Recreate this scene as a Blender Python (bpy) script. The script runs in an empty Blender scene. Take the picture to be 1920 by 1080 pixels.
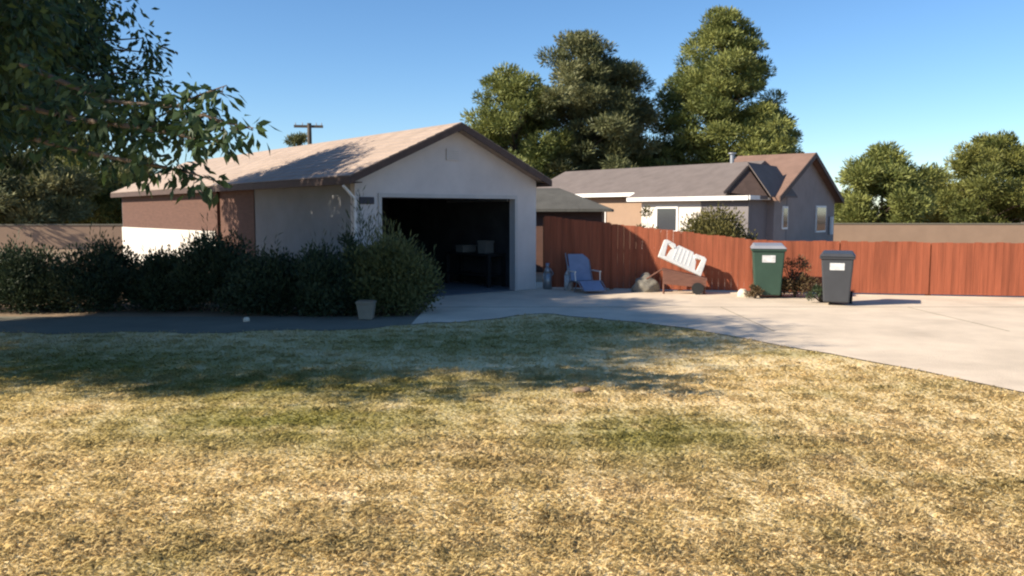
import bpy, bmesh, math, random
import numpy as np
from mathutils import Vector, Matrix
R = math.radians
random.seed(7); rng = np.random.default_rng(7)
sc = bpy.context.scene
col = sc.collection

# ------------------------------------------------ camera, sky, sun, exposure
F = 1550.0; PITCH = math.atan(140/F); EYE = 1.75
cam = bpy.data.cameras.new('camera'); camo = bpy.data.objects.new('camera', cam); col.objects.link(camo)
camo.location = (0, 0, EYE); camo.rotation_euler = (math.pi/2 - PITCH, 0, 0)
cam.sensor_width = 36; cam.lens = 36*F/1920; cam.clip_end = 3000
sc.camera = camo
SUN_DIR = Vector((.935, .335, -.575)).normalized()        # the way the light travels
elev = math.asin(-SUN_DIR.z); toward = -SUN_DIR
w = bpy.data.worlds.new('World'); sc.world = w; w.use_nodes = True
nt = w.node_tree; sky = nt.nodes.new('ShaderNodeTexSky'); sky.sky_type = 'NISHITA'
sky.sun_disc = False; sky.sun_elevation = elev; sky.sun_rotation = math.atan2(toward.x, toward.y)
sky.dust_density = .15; sky.ozone_density = 4.5; sky.air_density = .95; sky.altitude = 300
hs = nt.nodes.new('ShaderNodeHueSaturation'); hs.inputs['Saturation'].default_value = 1.10; nt.links.new(sky.outputs[0], hs.inputs['Color'])
bg = nt.nodes['Background']; nt.links.new(hs.outputs[0], bg.inputs[0]); bg.inputs[1].default_value = .087
sl = bpy.data.lights.new('sun', 'SUN'); sl.energy = 5.0; sl.angle = R(.6); sl.color = (1, .88, .71)
so = bpy.data.objects.new('sun', sl); col.objects.link(so); so.rotation_euler = SUN_DIR.to_track_quat('-Z', 'Y').to_euler()
sc.view_settings.view_transform = 'Standard'; sc.view_settings.look = 'None'
sc.view_settings.exposure = 0.98; sc.view_settings.gamma = 1
sc.cycles.max_bounces = 6
sc.cycles.filter_width = 2.2

_c, _s = math.cos(PITCH), math.sin(PITCH)
def ray(px, py):
    x, y = (px-960)/F, (540-py)/F
    return Vector((x, _c + y*_s, -_s + y*_c))
def at(px, py, Y):                       # the point at depth Y seen at a pixel
    r = ray(px, py); return Vector((0, 0, EYE)) + r*(Y/r.y)
def ground(px, py, z=0):
    r = ray(px, py); return Vector((0, 0, EYE)) + r*((z-EYE)/r.z)

# ------------------------------------------------ materials
def mat(name, base, rough=.8, var=.15, scale=3.0, col2=None, bump=0, bscale=None, spec=.3, metal=0, extra=None, stretch=None, coord='Object'):
    m = bpy.data.materials.new(name); m.use_nodes = True; n = m.node_tree; b = n.nodes['Principled BSDF']
    b.inputs['Roughness'].default_value = rough; b.inputs['Specular IOR Level'].default_value = spec
    b.inputs['Metallic'].default_value = metal
    tc = n.nodes.new('ShaderNodeTexCoord'); src = tc.outputs[coord]
    if stretch:
        mp = n.nodes.new('ShaderNodeMapping'); mp.inputs['Scale'].default_value = stretch
        n.links.new(src, mp.inputs[0]); src = mp.outputs[0]
    no = n.nodes.new('ShaderNodeTexNoise'); no.inputs['Scale'].default_value = scale; no.inputs['Detail'].default_value = 8
    no.inputs['Roughness'].default_value = .65
    n.links.new(src, no.inputs['Vector'])
    cr = n.nodes.new('ShaderNodeValToRGB'); cr.color_ramp.elements[0].position = .3; cr.color_ramp.elements[1].position = .7
    c2 = col2 or tuple(min(1, c*(1+var)) for c in base); c1 = tuple(c*(1-var) for c in base)
    cr.color_ramp.elements[0].color = (*c1, 1); cr.color_ramp.elements[1].color = (*c2, 1)
    n.links.new(no.outputs[0], cr.inputs[0]); n.links.new(cr.outputs[0], b.inputs['Base Color'])
    if bump:
        n2 = n.nodes.new('ShaderNodeTexNoise'); n2.inputs['Scale'].default_value = bscale or scale*6; n2.inputs['Detail'].default_value = 6
        n.links.new(src, n2.inputs['Vector']); bp = n.nodes.new('ShaderNodeBump'); bp.inputs['Strength'].default_value = bump
        bp.inputs['Distance'].default_value = .03
        n.links.new(n2.outputs[0], bp.inputs['Height']); n.links.new(bp.outputs[0], b.inputs['Normal'])
    return m
def leafmat(name, c1, c2, c3=None, trans=.25):
    m = bpy.data.materials.new(name); m.use_nodes = True; n = m.node_tree; b = n.nodes['Principled BSDF']
    b.inputs['Roughness'].default_value = .55; b.inputs['Specular IOR Level'].default_value = .25
    a = n.nodes.new('ShaderNodeAttribute'); a.attribute_name = 'rnd'
    cr = n.nodes.new('ShaderNodeValToRGB'); cr.color_ramp.elements[0].color = (*c1, 1); cr.color_ramp.elements[1].color = (*c2, 1)
    if c3:
        e = cr.color_ramp.elements.new(.5); e.color = (*c3, 1)
    n.links.new(a.outputs['Fac'], cr.inputs[0]); n.links.new(cr.outputs[0], b.inputs['Base Color'])
    t = n.nodes.new('ShaderNodeBsdfTranslucent'); n.links.new(cr.outputs[0], t.inputs[0])
    mx = n.nodes.new('ShaderNodeMixShader'); mx.inputs[0].default_value = trans
    n.links.new(b.outputs[0], mx.inputs[1]); n.links.new(t.outputs[0], mx.inputs[2])
    n.links.new(mx.outputs[0], n.nodes['Material Output'].inputs[0])
    return m

# lawn colour as a function of world position: dry straw with green and brown patches that belong to the lawn itself
GREEN = [(-2.6, 8.4, 2.0, 1.0, 1.0), (-1.9, 6.9, 1.6, .9, 1.0), (-1.4, 8.3, 1.8, .9, .9), (.6, 6.5, .5, .35, .7), (1.15, 6.5, 1.0, .75, .9), (-.3, 7.3, 1.0, .5, .45), (-.8, 11.3, 2.4, 1.3, .8), (1.2, 12.6, 1.8, .9, .8), (-5, 9.5, 3, 1.6, 1.0), (3.6, 10.3, .8, .35, .5)]
BROWN = [(-.15, 5.75, .45, .3, .8), (.62, 7.9, .35, .12, .7), (-.9, 4.6, .35, .5, .5), (.75, 5.5, .8, .25, .6), (-1.5, 4.3, .5, .3, .4), (1.9, 5.6, .6, .2, .5)]
def lawn_nodes(n, straw, straw2, green, brown, pale):
    geo = n.nodes.new('ShaderNodeNewGeometry')
    def blob(x, y, rx, ry, s):
        mp = n.nodes.new('ShaderNodeMapping'); mp.vector_type = 'TEXTURE'
        mp.inputs['Location'].default_value = (x, y, 0); mp.inputs['Scale'].default_value = (rx, ry, 1e3)
        n.links.new(geo.outputs['Position'], mp.inputs[0])
        l = n.nodes.new('ShaderNodeVectorMath'); l.operation = 'LENGTH'; n.links.new(mp.outputs[0], l.inputs[0])
        r = n.nodes.new('ShaderNodeMapRange'); r.interpolation_type = 'SMOOTHSTEP'
        r.inputs['From Min'].default_value = 0; r.inputs['From Max'].default_value = 1.7
        r.inputs['To Min'].default_value = s; r.inputs['To Max'].default_value = 0
        n.links.new(l.outputs['Value'], r.inputs['Value']); return r.outputs[0]
    def total(lst):
        acc = None
        for b in lst:
            o = blob(*b)
            if acc is None: acc = o
            else:
                a = n.nodes.new('ShaderNodeMath'); a.operation = 'MAXIMUM'; n.links.new(acc, a.inputs[0]); n.links.new(o, a.inputs[1]); acc = a.outputs[0]
        return acc
    def noise(scale, lo, hi, det=4):
        t = n.nodes.new('ShaderNodeTexNoise'); t.inputs['Scale'].default_value = scale; t.inputs['Detail'].default_value = det
        n.links.new(geo.outputs['Position'], t.inputs['Vector'])
        r = n.nodes.new('ShaderNodeMapRange'); r.inputs['From Min'].default_value = lo; r.inputs['From Max'].default_value = hi
        n.links.new(t.outputs[0], r.inputs['Value']); return r.outputs[0]
    def mul(a, b):
        k = n.nodes.new('ShaderNodeMath'); k.operation = 'MULTIPLY'; n.links.new(a, k.inputs[0])
        if isinstance(b, float): k.inputs[1].default_value = b
        else: n.links.new(b, k.inputs[1])
        k.use_clamp = True; return k.outputs[0]
    def mix(f, a, b):
        k = n.nodes.new('ShaderNodeMix'); k.data_type = 'RGBA'; n.links.new(f, k.inputs[0])
        for v, i in ((a, 6), (b, 7)):
            if isinstance(v, tuple): k.inputs[i].default_value = (*v, 1)
            else: n.links.new(v, k.inputs[i])
        return k.outputs[2]
    c = mix(noise(3.2, .35, .65, 6), straw, straw2)
    c = mix(mul(noise(1.1, .52, .7), .6), c, pale)
    c = mix(mul(noise(.9, .54, .72), .45), c, green)
    c = mix(mul(total(BROWN), noise(4, .3, .6)), c, brown)
    c = mix(mul(total(GREEN), noise(2.5, .18, .5, 5)), c, green)
    return c
def lawnmat(name, blade):
    m = bpy.data.materials.new(name); m.use_nodes = True; n = m.node_tree; b = n.nodes['Principled BSDF']
    b.inputs['Roughness'].default_value = .85; b.inputs['Specular IOR Level'].default_value = .15
    if blade: c = lawn_nodes(n, (.78, .62, .33), (.66, .52, .25), (.33, .30, .085), (.38, .28, .11), (.90, .71, .43))
    else: c = lawn_nodes(n, (.78, .63, .36), (.68, .54, .29), (.27, .245, .08), (.31, .235, .10), (.76, .60, .36))
    if blade:
        a = n.nodes.new('ShaderNodeAttribute'); a.attribute_name = 'rnd'
        h = n.nodes.new('ShaderNodeHueSaturation'); r = n.nodes.new('ShaderNodeMapRange')
        r.inputs['To Min'].default_value = .84; r.inputs['To Max'].default_value = 1.15
        n.links.new(a.outputs['Fac'], r.inputs['Value']); n.links.new(r.outputs[0], h.inputs['Value']); n.links.new(c, h.inputs['Color']); c = h.outputs[0]
        t = n.nodes.new('ShaderNodeBsdfTranslucent'); n.links.new(c, t.inputs[0])
        mx = n.nodes.new('ShaderNodeMixShader'); mx.inputs[0].default_value = .5
        n.links.new(b.outputs[0], mx.inputs[1]); n.links.new(t.outputs[0], mx.inputs[2])
        n.links.new(mx.outputs[0], n.nodes['Material Output'].inputs[0])
    else:
        t = n.nodes.new('ShaderNodeTexNoise'); t.inputs['Scale'].default_value = 25; t.inputs['Detail'].default_value = 8
        g = n.nodes.new('ShaderNodeNewGeometry'); n.links.new(g.outputs['Position'], t.inputs['Vector'])
        bp = n.nodes.new('ShaderNodeBump'); bp.inputs['Strength'].default_value = .8; bp.inputs['Distance'].default_value = .04
        n.links.new(t.outputs[0], bp.inputs['Height']); n.links.new(bp.outputs[0], b.inputs['Normal'])
    n.links.new(c, b.inputs['Base Color'])
    return m

M = dict(
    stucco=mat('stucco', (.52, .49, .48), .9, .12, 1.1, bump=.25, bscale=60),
    shadedstucco=mat('shaded_side_stucco', (.21, .215, .225), .9, .10, 1.5, bump=.25, bscale=60),  # the house stucco again, darkened so its colour carries the tree shade
    whitetrim=mat('white_trim', (.72, .71, .69), .6, .06, 4),
    frame=mat('door_frame_paint', (.42, .41, .40), .6, .08, 4),
    browntrim=mat('brown_trim', (.075, .05, .042), .7, .2, 6),
    brownwall=mat('brown_siding', (.10, .052, .038), .8, .2, 3, stretch=(1, 1, 6)),
    shingle=mat('pinkish_shingle', (.35, .275, .225), .95, .16, 2.2, bump=.6, bscale=22, stretch=(1, 1, 1)),
    shinglegrey=mat('grey_shingle', (.15, .125, .115), .95, .15, 2.0, bump=.5, bscale=18),
    shinglebrown=mat('brown_shingle', (.20, .125, .095), .95, .15, 2.0, bump=.5, bscale=18),
    shingledark=mat('dark_shingle', (.08, .078, .07), .95, .2, 2.0, bump=.5, bscale=18),
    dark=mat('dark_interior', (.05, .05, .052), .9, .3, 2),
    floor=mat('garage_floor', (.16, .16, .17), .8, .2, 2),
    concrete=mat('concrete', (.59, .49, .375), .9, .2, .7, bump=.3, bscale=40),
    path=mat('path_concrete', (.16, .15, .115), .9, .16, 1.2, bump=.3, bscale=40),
    dirt=mat('dirt', (.24, .17, .11), .95, .25, .6, bump=.5, bscale=12),
    fence=mat('fence_boards', (.26, .074, .036), .8, .36, 1.0, stretch=(9, 9, .5), bump=.2, bscale=18),
    fencepost=mat('fence_post', (.34, .115, .05), .8, .2, 3, stretch=(2, 2, .4)),
    bark=mat('bark', (.10, .075, .055), .9, .35, 6, stretch=(2, 2, .4), bump=.7, bscale=14),
    pole=mat('pole_wood', (.10, .085, .07), .9, .2, 4),
    tanwall=mat('tan_wall', (.29, .20, .14), .9, .08, 1.4),
    cream=mat('cream_wall', (.58, .54, .49), .85, .05, 1.4),
    bluegrey=mat('blue_grey_siding', (.175, .16, .165), .85, .1, 1.2),
    taupe=mat('taupe_siding', (.25, .215, .205), .85, .12, 1.2),
    glass=mat('window_glass', (.03, .035, .045), .08, .1, 1, spec=.8),
    bin=mat('green_plastic', (.030, .062, .045), .5, .12, 3),
    binlid=mat('grey_green_lid', (.22, .225, .25), .42, .1, 3, spec=.5),
    bindark=mat('charcoal_plastic', (.045, .048, .055), .5, .12, 3),
    black=mat('black_rubber', (.02, .02, .02), .7, .2, 4),
    label=mat('white_label', (.52, .53, .54), .6, .3, 14),
    labelink=mat('label_ink', (.10, .11, .12), .6, .1, 6),
    blue=mat('blue_canvas', (.20, .25, .36), .75, .15, 5, bump=.1),
    greymetal=mat('grey_metal', (.30, .31, .33), .4, .1, 5, metal=.6),
    whiteplastic=mat('white_plastic', (.74, .72, .67), .45, .12, 5),
    cart=mat('reddish_wood', (.15, .07, .05), .75, .25, 4, stretch=(1, 1, 4)),
    tarp=mat('weathered_tarp', (.20, .185, .155), .9, .2, 4, bump=.5, bscale=12),
    stone=mat('pale_stone', (.66, .58, .47), .9, .15, 7, bump=.4),
    pot=mat('weathered_pot', (.22, .205, .17), .9, .15, 5, bump=.3),
    plaque=mat('dark_plaque', (.03, .032, .05), .5, .1, 5),
    cardboard=mat('pale_cardboard', (.20, .19, .17), .8, .1, 4),
    steel=mat('tool_chest', (.10, .12, .20), .4, .1, 3),
    needle=leafmat('pine_needles', (.06, .08, .022), (.27, .26, .07), (.155, .165, .045), .2),
    needle2=leafmat('grey_pine_needles', (.06, .075, .035), (.25, .24, .11), (.14, .15, .065), .2),
    needle3=leafmat('bright_pine_needles', (.07, .10, .028), (.29, .30, .085), (.18, .20, .06), .2),
    leaf=leafmat('dark_leaves', (.018, .04, .018), (.06, .10, .035), None, .22),
    hedge=leafmat('hedge_leaves', (.02, .035, .02), (.06, .085, .04), None, .15),
    spiky=leafmat('blade_leaves', (.045, .06, .02), (.17, .18, .07), None, .2),
    olive=leafmat('olive_leaves', (.06, .06, .02), (.17, .15, .05), None, .15),
    drybush=leafmat('dry_leaves', (.07, .045, .025), (.16, .11, .05), None, .15),
    lawn=lawnmat('lawn_soil', False), blade=lawnmat('grass_blades', True))

# ------------------------------------------------ building helpers
def tag(o, label=None, cat=None, group=None, kind=None):
    if label: o['label'] = label
    if cat: o['category'] = cat
    if group: o['group'] = group
    if kind: o['kind'] = kind
    return o
def empty(name, loc, rz=0, **k):
    o = bpy.data.objects.new(name, None); col.objects.link(o); o.location = loc; o.rotation_euler = (0, 0, rz); o.empty_display_size = .2
    return tag(o, **k)
def link(name, me, m, parent=None, smooth=False):
    o = bpy.data.objects.new(name, me); col.objects.link(o)
    if m: me.materials.append(m)
    if parent: o.parent = parent
    if smooth: me.polygons.foreach_set('use_smooth', [True]*len(me.polygons))
    return o
class MB:
    def __init__(s): s.b = bmesh.new()
    def box(s, x0, x1, y0, y1, z0, z1, bev=0):
        r = bmesh.ops.create_cube(s.b, size=1)
        bmesh.ops.scale(s.b, vec=(x1-x0, y1-y0, z1-z0), verts=r['verts'])
        bmesh.ops.translate(s.b, vec=((x0+x1)/2, (y0+y1)/2, (z0+z1)/2), verts=r['verts'])
        if bev:
            es = list({e for v in r['verts'] for e in v.link_edges})
            bmesh.ops.bevel(s.b, geom=es, offset=bev, segments=2, affect='EDGES')
        return s
    def hexa(s, bot, top):                # four bottom and four top points
        v = [s.b.verts.new(p) for p in list(bot)+list(top)]
        n = len(bot)
        s.b.faces.new(v[:n][::-1]); s.b.faces.new(v[n:])
        for i in range(n): s.b.faces.new((v[i], v[(i+1) % n], v[n+(i+1) % n], v[n+i]))
        return s
    def prism(s, pts, off):               # polygon pushed along a vector
        off = Vector(off); return s.hexa(pts, [Vector(p)+off for p in pts])
    def bar(s, a, b, t, t2=None, n=8):     # tube from a to b
        a, b = Vector(a), Vector(b); d = (b-a)
        q = d.to_track_quat('Z', 'Y'); t2 = t if t2 is None else t2
        A = [a + q @ Vector((t*math.cos(2*math.pi*i/n), t*math.sin(2*math.pi*i/n), 0)) for i in range(n)]
        B = [b + q @ Vector((t2*math.cos(2*math.pi*i/n), t2*math.sin(2*math.pi*i/n), 0)) for i in range(n)]
        return s.hexa(A, B)
    def disc(s, c, axis, r, t, n=20):
        c = Vector(c); a = Vector(axis).normalized()*t/2; return s.bar(c-a, c+a, r, r, n)
    def build(s, name, m, parent=None, smooth=False, bev=0):
        bmesh.ops.recalc_face_normals(s.b, faces=s.b.faces)
        me = bpy.data.meshes.new(name); s.b.to_mesh(me); s.b.free()
        o = link(name, me, m, parent, smooth)
        if bev:
            b = o.modifiers.new('bevel', 'BEVEL'); b.width = bev; b.segments = 2; b.limit_method = 'ANGLE'
        return o
def rawmesh(name, V, faces_n, m, parent=None, rnd=None):
    """V: (N*faces_n,3) array, one polygon per faces_n verts"""
    N = len(V)//faces_n; me = bpy.data.meshes.new(name)
    me.vertices.add(len(V)); me.vertices.foreach_set('co', V.astype(np.float32).ravel())
    me.loops.add(len(V)); me.loops.foreach_set('vertex_index', np.arange(len(V), dtype=np.int32))
    me.polygons.add(N); me.polygons.foreach_set('loop_start', np.arange(0, len(V), faces_n, dtype=np.int32))
    try: me.polygons.foreach_set('loop_total', np.full(N, faces_n, dtype=np.int32))
    except Exception: pass
    if rnd is not None:
        a = me.attributes.new('rnd', 'FLOAT', 'POINT'); a.data.foreach_set('value', np.repeat(rnd, faces_n).astype(np.float32))
    me.update(calc_edges=True); me.validate()
    return link(name, me, m, parent)
def unit(a): return a/np.maximum(np.linalg.norm(a, axis=1, keepdims=True), 1e-9)
def leaves(C, D, L, W, rnd, name, m, parent, curl=.12):
    """rhombic leaves at C pointing along D"""
    N = len(C); D = unit(D); S = unit(np.cross(D, rng.normal(size=(N, 3)))); U = np.cross(D, S)
    L = L[:, None]; W = W[:, None]
    V = np.stack([C, C+D*L*.45+S*W*.5+U*L*curl, C+D*L, C+D*L*.45-S*W*.5+U*L*curl], 1).reshape(-1, 3)
    return rawmesh(name, V, 4, m, parent, rnd)
def sph(n): return unit(rng.normal(size=(n, 3)))

# ------------------------------------------------ the ground
def lawn_edge(x):                         # far edge of the lawn, where concrete begins
    xs = [-14, -4.25, -2.42, -.93, .47, 1.69, 2.93, 3.54, 4.02, 5.04, 7, 9]
    ys = [11.9, 12.15, 12.5, 13.3, 14.4, 13.65, 12.16, 11.1, 10.2, 8.0, 4.2, 0]
    return np.interp(x, xs, ys) + .10*np.sin(np.asarray(x)*3.1) + .05*np.sin(np.asarray(x)*9.7+1)
tag(MB().box(-900, 900, -60, 1500, -1, -.03).build('ground', M['dirt']), kind='structure')
b = MB()
xs = np.linspace(-14, 9, 116)
top = [(x, float(lawn_edge(x)), 0) for x in xs]
bm = b.b; lo = [bm.verts.new((x, -8, -.012)) for x in xs]; hi = [bm.verts.new((x, y, -.012)) for x, y, z in top]
for i in range(len(xs)-1): bm.faces.new((lo[i], lo[i+1], hi[i+1], hi[i]))
tag(b.build('lawn', M['lawn']), kind='structure')
b = MB(); bm = b.b                        # driveway: garage front, fence, towards the right and the camera
xr = [x for x in xs if x >= -1.6] + [14.0]
lo = [bm.verts.new((x, float(lawn_edge(x)) if x <= 9 else 0.0, .0)) for x in xr]; hi = [bm.verts.new((x, 21.0, .0)) for x in xr]
for i in range(len(xr)-1): bm.faces.new((lo[i], lo[i+1], hi[i+1], hi[i]))
tag(b.build('driveway', M['concrete']), kind='structure')
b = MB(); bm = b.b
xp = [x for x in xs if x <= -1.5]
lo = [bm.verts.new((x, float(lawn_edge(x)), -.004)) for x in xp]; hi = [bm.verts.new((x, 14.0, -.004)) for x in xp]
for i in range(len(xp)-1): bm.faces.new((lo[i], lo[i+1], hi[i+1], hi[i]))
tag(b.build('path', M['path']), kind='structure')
# expansion joints in the driveway
b = MB()
for yj in (15.4,): b.box(-1.5, 13, yj, yj+.012, .001, .004)
for xj in (3.9, 7.4): b.box(xj, xj+.012, 12.2, 15.39, .001, .004)
tag(b.build('driveway_joints', M['path']), kind='structure')

# grass blades: what nobody could count
def grass():
    Cs = []
    for (y0, y1, dens) in ((2.6, 4.6, 8500), (4.6, 6.5, 5200), (6.5, 9.2, 2600), (9.2, 14.6, 1000)):
        hw = .66*y1+.4; n = int((y1-y0)*2*hw*dens)
        x = rng.uniform(-hw, hw, n); y = rng.uniform(y0, y1, n)
        k = (np.abs(x) < .65*y+.5) & (y < lawn_edge(x)+rng.normal(0, .10, n)); Cs.append(np.stack([x[k], y[k]], 1))
    C = np.concatenate(Cs); n = len(C)
    # tufts: pull blades towards random tuft centres
    tn = 5200; T = np.stack([rng.uniform(-9, 9, tn), 2.4+12.5*rng.random(tn)**1.5], 1)
    cl = rng.random(n) < .35
    idx = {}
    G = {}
    for i, t in enumerate(T): G.setdefault((int(t[0]//.5), int(t[1]//.5)), []).append(i)
    for j in np.nonzero(cl)[0]:
        g = G.get((int(C[j, 0]//.5), int(C[j, 1]//.5)))
        if g:
            t = T[g[rng.integers(len(g))]]; C[j] = t + (C[j]-t)*rng.uniform(.1, .75)
    k = C[:, 1] < lawn_edge(C[:, 0])+np.abs(rng.normal(0, .11, n))*(.4+np.sin(C[:, 0]*5.3)**2); C = C[k]; cl = cl[k]; n = len(C)
    far = np.clip((C[:, 1]-3)/9, 0, 1)
    hn = .5+.5*np.sin(C[:, 0]*2.3+1.3*np.sin(C[:, 1]*1.7))*np.sin(C[:, 1]*2.9+1.1*np.sin(C[:, 0]*1.9))
    H = rng.uniform(.016, .042, n)*(1+.4*cl)*(.85+.3*hn)
    W = rng.uniform(.0016, .0036, n)*(1+1.5*far)
    ang = rng.uniform(0, 2*math.pi, n); lean = rng.uniform(.5, 3.0, n)
    P = np.concatenate([C, np.full((n, 1), -.012)], 1)
    d = np.stack([np.cos(ang)*lean, np.sin(ang)*lean, np.ones(n)], 1); d = unit(d)
    s = np.stack([-np.sin(ang+rng.normal(0, .7, n)), np.cos(ang), np.zeros(n)], 1); s = unit(s)
    mid = P + d*H[:, None]*.6; tip = mid + unit(d+np.stack([np.cos(ang), np.sin(ang), -.6*np.ones(n)], 1))*H[:, None]*.55
    V = np.stack([P-s*W[:, None], P+s*W[:, None], mid+s*W[:, None]*.8, tip, mid-s*W[:, None]*.8], 1).reshape(-1, 3)
    o = rawmesh('grass', V, 5, M['blade'], None, rng.random(n))
    tag(o, 'dry straw coloured lawn grass with green patches', 'grass', kind='stuff')
grass()

# ------------------------------------------------ the garage and the house behind it
ANG = math.atan2(.631, .776)
XL, XR, XM = -4.015, .637, -1.69          # front corners and the ridge in the building's own frame
house = empty('garage_house', (.06, 18.70, 0), ANG, label='pale stucco house with an open garage in its gable end and pinkish roof', cat='house')
ZR, SL, LEN = 3.53, .45, 17.0
def zt(x): return ZR - SL*abs(x-XM)
b = MB()
t = .18
b.box(XL, -3.44, 0, t, 0, 2.09); b.box(0, XR, 0, t, 0, 2.09)                               # piers
b.prism([(XL, 0, 2.09), (XR, 0, 2.09), (XR, 0, zt(XR)), (XM, 0, ZR), (XL, 0, zt(XL))], (0, t, 0))   # header and gable
b.build('wall', M['stucco'], house)
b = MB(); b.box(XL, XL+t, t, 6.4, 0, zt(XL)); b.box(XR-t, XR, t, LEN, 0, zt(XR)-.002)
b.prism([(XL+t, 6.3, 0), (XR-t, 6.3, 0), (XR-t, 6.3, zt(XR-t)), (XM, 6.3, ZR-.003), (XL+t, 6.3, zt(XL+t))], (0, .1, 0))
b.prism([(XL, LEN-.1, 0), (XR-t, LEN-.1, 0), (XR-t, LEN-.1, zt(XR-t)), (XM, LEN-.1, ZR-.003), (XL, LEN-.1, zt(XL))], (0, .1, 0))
b.build('side_wall', M['shadedstucco'], house)
b = MB(); b.box(XL-.02, XL-.002, 5.0, 6.4, 0.02, zt(XL)-.003); b.box(XL-.02, XL+t, 6.4, 7.5, 0.02, zt(XL)-.003); b.box(XL-.02, XL+t, 7.5, LEN-.1, 1.28, zt(XL)-.003); tag(b.build('upper_siding', M['brownwall'], house), 'brown upper siding under the eave')
b = MB(); b.box(XL-.06, XL+t, 7.502, LEN-.1, 0, 1.275); tag(b.build('lower_wall', M['cream'], house), 'white lower wall below the brown siding')
b = MB(); b.box(XL-.10, XL-.022, 7.3, 7.5, 0, zt(XL)-.02); b.build('corner_post', M['brownwall'], house)
# roof: two slabs with real thickness
OV, OF = .27, .32
for nm, x1 in (('roof', XL-OV), ('roof', XR+.14)):
    s_ = -1 if x1 < XM else 1
    z1 = ZR - SL*abs(x1-XM); b = MB()
    b.prism([(XM, -OF, ZR+.01), (x1, -OF, z1+.01), (x1, -OF, z1+.09), (XM, -OF, ZR+.10)], (0, LEN+OF+.3, 0))
    o = b.build('roof', M['shingle'], house)
    # shingle courses: thin overlapping steps down the slope
    b = MB(); n = 12; 
    for k in range(n):
        xa, xb = XM+(x1-XM)*k/n, XM+(x1-XM)*(k+1.06)/n
        za, zb = ZR-SL*abs(xa-XM), ZR-SL*abs(xb-XM)
        b.prism([(xa, -OF-.01, za+.101), (xb, -OF-.01, zb+.104), (xb, -OF-.01, zb+.116), (xa, -OF-.01, za+.106)], (0, LEN+OF+.3, 0))
    b.build('shingle_courses', M['shingle'], o)
    b = MB(); b.prism([(XM, -OF-.035, ZR-.05), (x1, -OF-.035, z1-.05), (x1, -OF-.035, z1+.085), (XM, -OF-.035, ZR+.085)], (0, .033, 0))
    b.build('rake_board', M['browntrim'], o)
    b = MB(); xo = x1+s_*.004; b.box(min(xo, xo+s_*.03), max(xo, xo+s_*.03), -OF-.035, LEN+.25, z1-.06, z1+.085); b.build('fascia', M['browntrim'], o)
    b = MB(); xa = XL-.002 if s_ < 0 else XR+.002
    b.box(min(xa, x1), max(xa, x1), -OF+.01, LEN+.1, z1-.03, z1-.01); b.build('soffit', M['browntrim'], o)
# door frame, vent, number plaque, bracket, downspout
b = MB(); b.box(-3.50, .06, -.025, -.002, 2.07, 2.15); b.box(-3.50, -3.43, -.025, .12, 0, 2.068); b.box(-.005, .065, -.025, .12, 0, 2.068)
b.build('door_frame', M['frame'], house)
b = MB(); b.box(-3.35, -.08, .25, 2.4, 2.12, 2.165)
for k in range(4): b.box(-3.35, -.08, .30+k*.53, .33+k*.53, 2.08, 2.118)
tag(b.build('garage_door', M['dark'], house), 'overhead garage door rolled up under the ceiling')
b = MB()
for x in (-3.39, -.04): MB().box(x-.02, x+.02, .2, 2.6, 2.02, 2.06).build('door_track', M['greymetal'], house)
pass
v = MB(); v.box(XM-.17, XM+.17, -.03, -.002, 2.86, 3.10); v = v.build('gable_vent', M['stucco'], house)
b = MB()
for k in range(5): b.box(XM-.13, XM+.13, -.038, -.031, 2.89+k*.038, 2.905+k*.038)
b.build('vent_slats', M['frame'], v)
b = MB(); b.box(-3.93, -3.60, -.03, -.002, 1.93, 2.07, .008); b.build('house_plaque', M['plaque'], house)
b = MB(); b.bar((XL-.30, -.1, 2.28), (XL-.03, -.06, 2.02), .03); b.bar((XL-.03, -.06, 2.02), (XL-.03, -.06, .05), .03); b.build('downspout', M['whitetrim'], house)
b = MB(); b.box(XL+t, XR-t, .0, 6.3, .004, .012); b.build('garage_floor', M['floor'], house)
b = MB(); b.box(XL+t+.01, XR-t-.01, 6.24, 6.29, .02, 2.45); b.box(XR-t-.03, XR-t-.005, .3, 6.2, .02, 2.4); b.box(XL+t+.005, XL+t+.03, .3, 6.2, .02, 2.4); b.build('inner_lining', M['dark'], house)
def lw(x, y, z=0): return house.location + Matrix.Rotation(ANG, 3, 'Z') @ Vector((x, y, z))
# what shows inside: a workbench with pale boxes, a blue tool chest
o = empty('workbench', lw(.17, 1.75), ANG+math.pi/2, label='dark workbench along the right wall inside the open garage', cat='workbench')
MB().box(-.9, .9, -.27, .27, .74, .80).build('bench_top', M['black'], o)
for x in (-.85, .85):
    for y in (-.22, .22): MB().box(x-.04, x+.04, y-.04, y+.04, 0.012, .738).build('leg', M['black'], o)
MB().box(-.8, .8, -.24, .24, .25, .29).build('shelf', M['black'], o)
for i, (x, ww, h, l) in enumerate(((.35, .42, .17, 'long low pale box on the workbench inside the garage'), (-.45, .26, .30, 'taller pale box at the near end of the workbench'))):
    p = lw(.17, 1.75+x); q = empty('storage_box', (p.x, p.y, .80), ANG+.1*i, label=l, cat='box', group='boxes on the workbench')
    MB().box(-ww/2, ww/2, -.15, .15, 0, h*.8, .01).build('box_body', M['cardboard'], q)
    MB().box(-ww/2-.012, ww/2+.012, -.162, .162, h*.8+.002, h, .008).build('lid', M['cardboard'], q)
p = lw(-2.0, 3.4); q = empty('tool_chest', (p.x, p.y, .012), ANG, label='dark blue rolling tool chest in the open garage', cat='tool chest')
MB().box(-.5, .5, -.25, .25, .12, .95, .02).build('cabinet', M['steel'], q)
for k in range(4): MB().box(-.46, .46, -.27, -.252, .16+k*.19, .32+k*.19, .008).build('drawer', M['steel'], q)
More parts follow.
